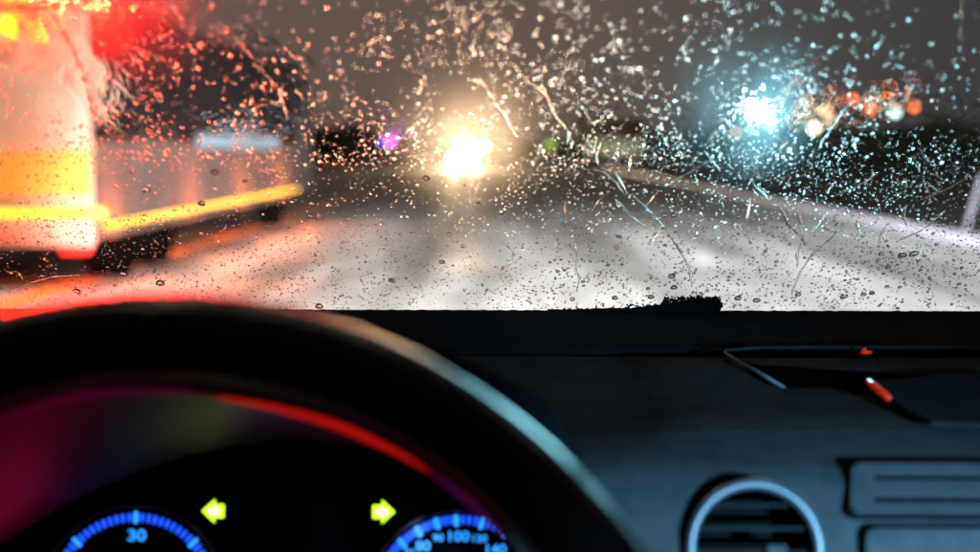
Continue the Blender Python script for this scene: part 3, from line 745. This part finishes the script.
# recessed speaker cover with bevelled left edge
def dtop(px, py, y, lift=.001):
    p = P(px, py, y); return p
def surf(px, py, lift=0):
    """point where the pixel ray meets the dash top"""
    best = None
    for i in range(200):
        y = .84 - i * .0013; p = P(px, py, y)
        zz = pr[0][1]
        for j in range(len(pr) - 1):
            if pr[j][0] >= y >= pr[j + 1][0]: zz = pr[j][1] + (pr[j + 1][1] - pr[j][1]) * (pr[j][0] - y) / (pr[j][0] - pr[j + 1][0]); break
        yy, zz = bulge(p.x, y, zz)
        d = abs(p.z - zz)
        if best is None or d < best[0]: best = (d, Vector((p.x, y, zz + lift)))
    return best[1]
cov = [(728, 357), (760, 378), (782, 393), (1010, 394), (1010, 354.5), (760, 354.5)]
pts = [surf(x, y, .0030) for x, y in cov]
bm = bmesh.new(); f = bm.faces.new([bm.verts.new(p) for p in pts]); bmesh.ops.solidify(bm, geom=[f], thickness=.002)
from_bm('speaker_cover', bm, gapm, db)
lit = mat('lit_trim_edge', (.07, .07, .072), .8, spec=0)  # light caught by the bevel put into a paler grey
tube('cover_trim', lit, db, [surf(x, y, .0035) for x, y in ((724, 357), (742, 369), (760, 379), (784, 393))], [.0006, .0012, .0013, .0005], 8)
tube('cover_trim', plastic2, db, [surf(x, y, .0045) for x, y in ((724, 357), (760, 354.0), (860, 353.5), (1010, 353.5))], .0012, 8)

# round vent
ny = Vector((0, -1, .25)).normalized()
def vent(parent):
    V = Matrix.Translation(VC) @ ny.to_track_quat('Z', 'Y').to_matrix().to_4x4()
    def rg(R0, r0, off, m, name, sg=64, sz=1.0):
        bm = bmesh.new(); g = []
        for i in range(sg):
            a = 2 * math.pi * i / sg; row = []
            for j in range(12):
                b = 2 * math.pi * j / 12; row.append(bm.verts.new(V @ Vector(((R0 + r0 * math.cos(b)) * math.cos(a), (R0 + r0 * math.cos(b)) * math.sin(a), off + r0 * sz * math.sin(b)))))
            g.append(row)
        for i in range(sg):
            for j in range(12): bm.faces.new((g[i][j], g[(i + 1) % sg][j], g[(i + 1) % sg][(j + 1) % 12], g[i][(j + 1) % 12]))
        return from_bm(name, bm, m, parent, True)
    rt = rg(VR - .0028, .0028, .004, ringm, 'air_vent', 80, 1.3)
    parent = rt
    bm = bmesh.new(); bmesh.ops.create_cone(bm, cap_ends=False, segments=64, radius1=VR * .85, radius2=VR - .004, depth=.03, matrix=V @ Matrix.Translation((0, 0, -.012)))
    r = bmesh.ops.create_circle(bm, cap_ends=True, segments=64, radius=VR * .85, matrix=V @ Matrix.Translation((0, 0, -.027)))
    o1 = from_bm('vent_bowl', bm, gapm, rt, True)
    for k, yy in enumerate((.021, .0095, -.002, -.0135, -.025)):
        hw = math.sqrt(max(0, (VR * .88) ** 2 - yy ** 2))
        box('slat', plastic2, rt, -hw, hw, yy - .0009, yy + .0009, -.012, .0, bev=.0005, M=V @ Matrix.Translation((0, 0, 0)))
    box('slat_knob', panelm, rt, .006, .016, -.004, .002, -.002, .004, bev=.0012, M=V)
vent(db)

# centre panel with slots
def plate_frame(pt, pb, px):
    T = surf2(px, pt); B = surf2(px, pb); up = (T - B).normalized(); xx = Vector((1, 0, 0)); nn = xx.cross(up).normalized()
    M = Matrix((xx, up, nn)).transposed().to_4x4(); M.translation = (T + B) / 2; return M, (T - B).length / (pb - pt)
def surf2(px, py):
    best = None
    for (y, z) in interp([(q[0], q[1]) for q in pr], 3):
        p = P(px, py, y); yy, zz = bulge(p.x, y, z); d = abs(P(px, py, yy).z - zz)
        if best is None or d < best[0]: best = (d, P(px, py, yy))
    return best[1]
def comb(lp_, slots, xr):
    # slots open at the right-hand end, rounded at the left; lp_ starts at the upper right corner and runs anticlockwise
    n = 6; ins = []
    for (xl, ya, yb) in sorted(slots, key=lambda q: q[1]):        # from the bottom up along the right edge
        ym_ = (ya + yb) / 2; rr_ = (yb - ya) / 2
        ins += [(xr, ya)] + [(xl + rr_ - rr_ * math.cos(R(k * 30 - 90)), ym_ + rr_ * math.sin(R(k * 30 - 90))) for k in range(0, 7)] + [(xr, yb)]
    return lp_ + ins
def plate(x0, x1, y0, y1, holes):
    M, kv = plate_frame(y0, y1, 912); ym = (y0 + y1) / 2; kh = .562 / FPX
    def lp(a, b, c, d, rad): return rrect((a - 912) * kh, (b - 912) * kh, (ym - d) * kv, (ym - c) * kv, rad * kh, 5)
    outline('slot_surround', gapm, db, [lp(x0 - 4, x1 + 4, y0 - 4, y1 + 4, 12)], M @ Matrix.Translation((0, 0, .0024)), .0012, .0002)
    outline('slot_panel', panelm, db, [comb(lp(x0, x1, y0, y1, 10), [[(a_ - 912) * kh, (ym - d_) * kv, (ym - c_) * kv] for a_, c_, d_ in holes], (x1 - 912) * kh)], M @ Matrix.Translation((0, 0, .0048)), .003, .0003)
plate(846, 1070, 470, 517.5, [(868, 479, 487), (868, 501, 509.5)])
plate(862, 1070, 529, 635, [])

# dark case on the dash; red light on its tabs put into emission
redt = emit('red_tab_glow', (1, .03, .01), .22, (.3, .01, .005))
pc = empty('phone_pouch', surf(930, 410)); tag(pc, 'dark flat pouch with an edge tab in red light lying on the dashboard at the right', 'pouch')
pp = [surf(x, y, .0035) for x, y in ((868, 392), (940, 384), (1010, 383), (1010, 436), (930, 434), (884, 408))]
bm = bmesh.new(); f = bm.faces.new([bm.verts.new(p) for p in pp]); r = bmesh.ops.extrude_face_region(bm, geom=[f])
for v in [g for g in r['geom'] if isinstance(g, bmesh.types.BMVert)]: v.co.z += .003
bmesh.ops.bevel(bm, geom=bm.edges[:], offset=.0012, segments=2, affect='EDGES'); from_bm('pouch_body', bm, plastic2, pc)
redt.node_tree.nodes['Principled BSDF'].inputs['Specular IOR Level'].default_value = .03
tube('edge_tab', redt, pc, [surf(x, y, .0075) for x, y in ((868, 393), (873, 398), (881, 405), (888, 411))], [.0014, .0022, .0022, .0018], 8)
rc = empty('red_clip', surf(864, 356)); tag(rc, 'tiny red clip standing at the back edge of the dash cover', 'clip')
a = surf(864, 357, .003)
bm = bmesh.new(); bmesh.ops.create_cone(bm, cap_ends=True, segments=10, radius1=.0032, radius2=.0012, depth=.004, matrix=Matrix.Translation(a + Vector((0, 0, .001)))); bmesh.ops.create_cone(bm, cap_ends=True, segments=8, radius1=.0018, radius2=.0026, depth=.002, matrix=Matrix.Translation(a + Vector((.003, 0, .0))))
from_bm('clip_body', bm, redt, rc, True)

# ================================================================== INSTRUMENT CLUSTER
CY = .64
ic = empty('instrument_cluster', P(300, 600, CY)); tag(ic, 'hooded instrument cluster with blue lit dials and green turn arrows', 'instrument cluster')
C0 = P(300, 560, CY); kc = 1 / FPX * CY
CM = Matrix.Translation(C0) @ Matrix.Rotation(R(78), 4, 'X')
def cc(px, py): return ((px - 300) * kc, (560 - py) * kc)
blueE = emit('blue_tick_lit', (.01, .09, 1), 1.5); cyanE = emit('cyan_numeral_lit', (.02, .30, 1), 1.6); greenE = emit('turn_arrow_lit', (.45, .95, .01), 2.6); greenC = emit('turn_arrow_core', (1, 1, .45), 2.2)
box('dial_plate', facem, ic, -.34, .30, -.25, .064, -.004, -.0012, M=CM)
def ring_arc(cx, cy_, r, name):
    x, y = cc(cx, cy_); pts = [CM @ Vector((x + r * kc * math.cos(a * math.pi / 60), y + r * kc * math.sin(a * math.pi / 60), .001)) for a in range(120)]
    tube(name, mat('dial_bezel', (.05, .012, .03), .3, spec=.7), ic, pts, .0012, 6, True)
def tick(cx, cy_, r, ang, ln, wd, m):
    x, y = cc(cx, cy_); M = CM @ Matrix.Translation((x, y, 0)) @ Matrix.Rotation(-R(ang), 4, 'Z') @ Matrix.Translation((0, r * kc, 0))
    outline('tick_mark', m, ic, [rrect(-wd * kc / 2, wd * kc / 2, -ln * kc / 2, ln * kc / 2, wd * kc * .4, 2)], M, .0004, 0)
LC = (127.5, 602); RC = (466, 607)
ring_arc(*LC, 97, 'dial_rim'); ring_arc(*RC, 99, 'dial_rim')
for i in range(-14, 15):
    maj = i % 10 == 0; tick(*LC, 84.5, i * 4.6, 12.5 if maj else 9, 5 if maj else 4, cyanE if maj else blueE)
text('numeral', '30', 17 * kc, cyanE, ic, CM @ Matrix.Translation((*cc(129, 536.5), 0)) @ Matrix.Diagonal((1.15, .95, 1, 1)))
angs = [-56.5, -43, -29.5, -16, -2.6, 14.5, 31.6, 48.6, 65]
for j, a in enumerate(angs):
    tick(*RC, 88, a, 12.5, 5, cyanE)
    if j < len(angs) - 1:
        nn = 4 if j < 4 else 3
        for q in range(1, nn + 1): tick(*RC, 89, a + (angs[j + 1] - a) * q / (nn + 1), 9, 3.2 if nn == 4 else 4, blueE)
for s, x, y, z in (('100', 463.5, 535.5, 15), ('90', 443, 537, 10.5), ('80', 427.5, 545.5, 14.5), ('70', 413, 552.5, 10.5), ('120', 485.5, 537.5, 10.5), ('140', 502, 548.5, 14.5), ('60', 399, 566, 14.5), ('160', 522, 566, 10.5)):
    text('numeral', s, z * kc, cyanE, ic, CM @ Matrix.Translation((*cc(x, y), 0)) @ Matrix.Diagonal((1.08, .95, 1, 1)))
def arrow(cx, sgn):
    sh = [(-11, 0), (1, 11), (1, 6.2), (10.5, 6.2), (10.5, -6.2), (1, -6.2), (1, -11)]
    M = CM @ Matrix.Translation((*cc(cx, 510.5), .0))
    outline('turn_arrow', greenE, ic, [[(sgn * x * kc, y * kc) for x, y in sh]], M, .0006, .0003)
    outline('turn_arrow_core', greenC, ic, [[(sgn * (x * .62 + .3) * kc, y * .58 * kc) for x, y in sh]], M @ Matrix.Translation((0, 0, .0009)), .0004, 0)
arrow(208.5, 1); arrow(386, -1)
# unseen glowing bars added low on the plate to tint the hood
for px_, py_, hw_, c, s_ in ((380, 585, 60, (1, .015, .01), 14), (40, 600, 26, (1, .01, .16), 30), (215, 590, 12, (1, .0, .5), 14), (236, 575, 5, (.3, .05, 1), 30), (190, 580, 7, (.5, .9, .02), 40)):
    x, y = cc(px_, py_); box('hood_tint_bar', emit('hood_tint_lit', c, s_), ic, x - hw_ * kc, x + hw_ * kc, y - .003, y + .003, 0, .001, M=CM)

# hood: outer shell, inner underside, rounded lip
def arch(pts, y):            # list of (px,py) at depth y -> smooth polyline
    L = []
    n = len(pts)
    for i in range(n - 1):
        p0 = pts[max(i - 1, 0)]; p1 = pts[i]; p2 = pts[i + 1]; p3 = pts[min(i + 2, n - 1)]
        for k in range(8):
            t = k / 8
            L.append(tuple(.5 * ((2 * p1[a]) + (-p0[a] + p2[a]) * t + (2 * p0[a] - 5 * p1[a] + 4 * p2[a] - p3[a]) * t * t + (-p0[a] + 3 * p1[a] - 3 * p2[a] + p3[a]) * t ** 3) for a in (0, 1)))
    L.append(pts[-1]); return [P(x, y_, y) for x, y_ in L]
back = arch([(-60, 640), (-30, 575), (30, 525), (119, 480), (200, 453), (290, 441), (380, 450), (450, 474), (500, 505), (535, 545), (550, 600)], CY - .006)
lip = arch([(-190, 560), (-110, 480), (-30, 425), (60, 393), (150, 384), (240, 394), (330, 416), (400, 447), (455, 483), (505, 530), (560, 610)], .50)
lip2 = arch([(-190, 520), (-110, 430), (-30, 372), (60, 338), (160, 318), (270, 314), (370, 328), (440, 350), (505, 378), (556, 414), (585, 500)], .515)
top = arch([(-190, 520), (-110, 430), (-30, 372), (60, 345), (160, 326), (270, 320), (360, 330), (435, 356), (510, 386), (562, 420), (590, 510)], .66)
def strip(name, m, A, B, parent, sm=True, k=6):
    bm = bmesh.new(); g = [[bm.verts.new(a.lerp(b, j / k)) for a, b in zip(A, B)] for j in range(k + 1)]
    for j in range(k):
        for i in range(len(A) - 1): bm.faces.new((g[j][i], g[j][i + 1], g[j + 1][i + 1], g[j + 1][i]))
    return from_bm(name, bm, m, parent, sm)
strip('hood_underside', hoodm, back, lip, ic)
strip('hood_lip', leather, lip, lip2, ic)
tube('lip_bead', lipm, ic, lip, .0035, 10)
def lip_glow(i0, i1, c, s0, k):  # lamp reflections along the lip put in as glowing strips
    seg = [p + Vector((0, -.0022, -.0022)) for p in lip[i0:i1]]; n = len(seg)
    tube('lip_glow_strip', emit('lip_glow_lit', c, s0), ic, seg, [.0006 + k * math.sin(math.pi * (i + .5) / n) for i in range(n)], 8)
lip_glow(38, 62, (1, .008, .004), .42, .0015); lip_glow(60, 74, (.32, .01, .30), .10, .0015); lip_glow(16, 39, (.40, .0, .13), .10, .0015)
strip('hood_top', plastic, lip2, top, ic)
strip('hood_top', plastic, top, [Vector((p.x, p.y + .03, p.z - .25)) for p in top], ic)

# ================================================================== STEERING WHEEL
WT = R(24); WR = .186; wr = .0150
topc = P(162, 336, .40)
WC = topc - Vector((0, math.sin(WT), math.cos(WT))) * WR
sw = empty('steering_wheel', WC); tag(sw, 'black leather steering wheel rim blurred close in front of the dials', 'steering wheel')
WM = Matrix.Translation(WC) @ Matrix.Rotation(R(90) - WT, 4, 'X')
bm = bmesh.new(); g = []; sg = 160
for i in range(sg):
    a = 2 * math.pi * i / sg; row = []
    for j in range(20):
        b = 2 * math.pi * j / 20; row.append(bm.verts.new(WM @ Vector(((WR + wr * math.cos(b)) * math.cos(a), (WR + wr * math.cos(b)) * math.sin(a), wr * 1.12 * math.sin(b)))))
    g.append(row)
for i in range(sg):
    for j in range(20): bm.faces.new((g[i][j], g[(i + 1) % sg][j], g[(i + 1) % sg][(j + 1) % 20], g[i][(j + 1) % 20]))
from_bm('rim', bm, leather, sw, True)
bm = bmesh.new(); bmesh.ops.create_cone(bm, cap_ends=True, segments=32, radius1=.085, radius2=.06, depth=.05, matrix=WM @ Matrix.Translation((0, 0, -.01))); bmesh.ops.bevel(bm, geom=bm.edges[:], offset=.004, segments=2, affect='EDGES')
from_bm('hub', bm, plastic2, sw)
for a in (0, 180, 270):
    Ma = WM @ Matrix.Rotation(R(a), 4, 'Z'); box('spoke', plastic2, sw, .07, WR - .004, -.016, .016, -.012, .004, bev=.004, M=Ma)

# ================================================================== CAR SHELL (keeps the night out of the cabin)
liner = mat('dark_headliner', (.03, .03, .03), .9)
cb = empty('car_body', (.0, 0, 0)); tag(cb, 'dark car cabin shell with roof, pillars and doors around the dashboard', 'car')
rt_z = (GM @ Vector((0, .82, 0))).z; ry = (GM @ Vector((0, .82, 0))).y
box('roof', liner, cb, -.95, .85, -2.2, ry, rt_z - .02, rt_z + .02)
for x0, x1 in ((-.95, -.90), (.80, .85)):
    box('door', liner, cb, x0, x1, -2.2, 1.0, .25, .90)
box('firewall', liner, cb, -.95, .85, .985, 1.02, .25, GZ - .03)
box('floor_pan', liner, cb, -.95, .85, -2.2, 1.0, .2, .25)
bonnet = mat('bonnet_paint', (.02, .02, .022), .3, coat=.5)
box('bonnet', bonnet, cb, -.95, .85, 1.03, 1.9, .6, GZ - .22, bev=.04)

# unseen lamp added behind the car to give wheel and centre panel teal light
sl = empty('added_teal_lamp', (1.6, -3.0, 0)); tag(sl, 'unseen cool lamp on a low post, added behind the car for teal light', 'lamp post')
lp = Vector((1.6, -3.0, 1.30))
tube('pole', polem, sl, [(lp.x, lp.y, -.05), (lp.x, lp.y, 1.3)], .05)
bm = bmesh.new(); bmesh.ops.create_uvsphere(bm, u_segments=16, v_segments=10, radius=.12, matrix=Matrix.Translation(lp)); from_bm('lamp_globe', bm, emit('added_cool_globe_lit', (.36, .75, .95), 4), sl, True)  # globe of the added unseen lamp
l2 = lp + (Vector((.35, .5, .95)) - lp).normalized() * .25
lamp('lamp_light', 'SPOT', l2, 20000, (.22, .60, .95), .12, aim(l2, (.26, .42, .85)), R(8.4), 1.0, sl)  # light of the added unseen lamp
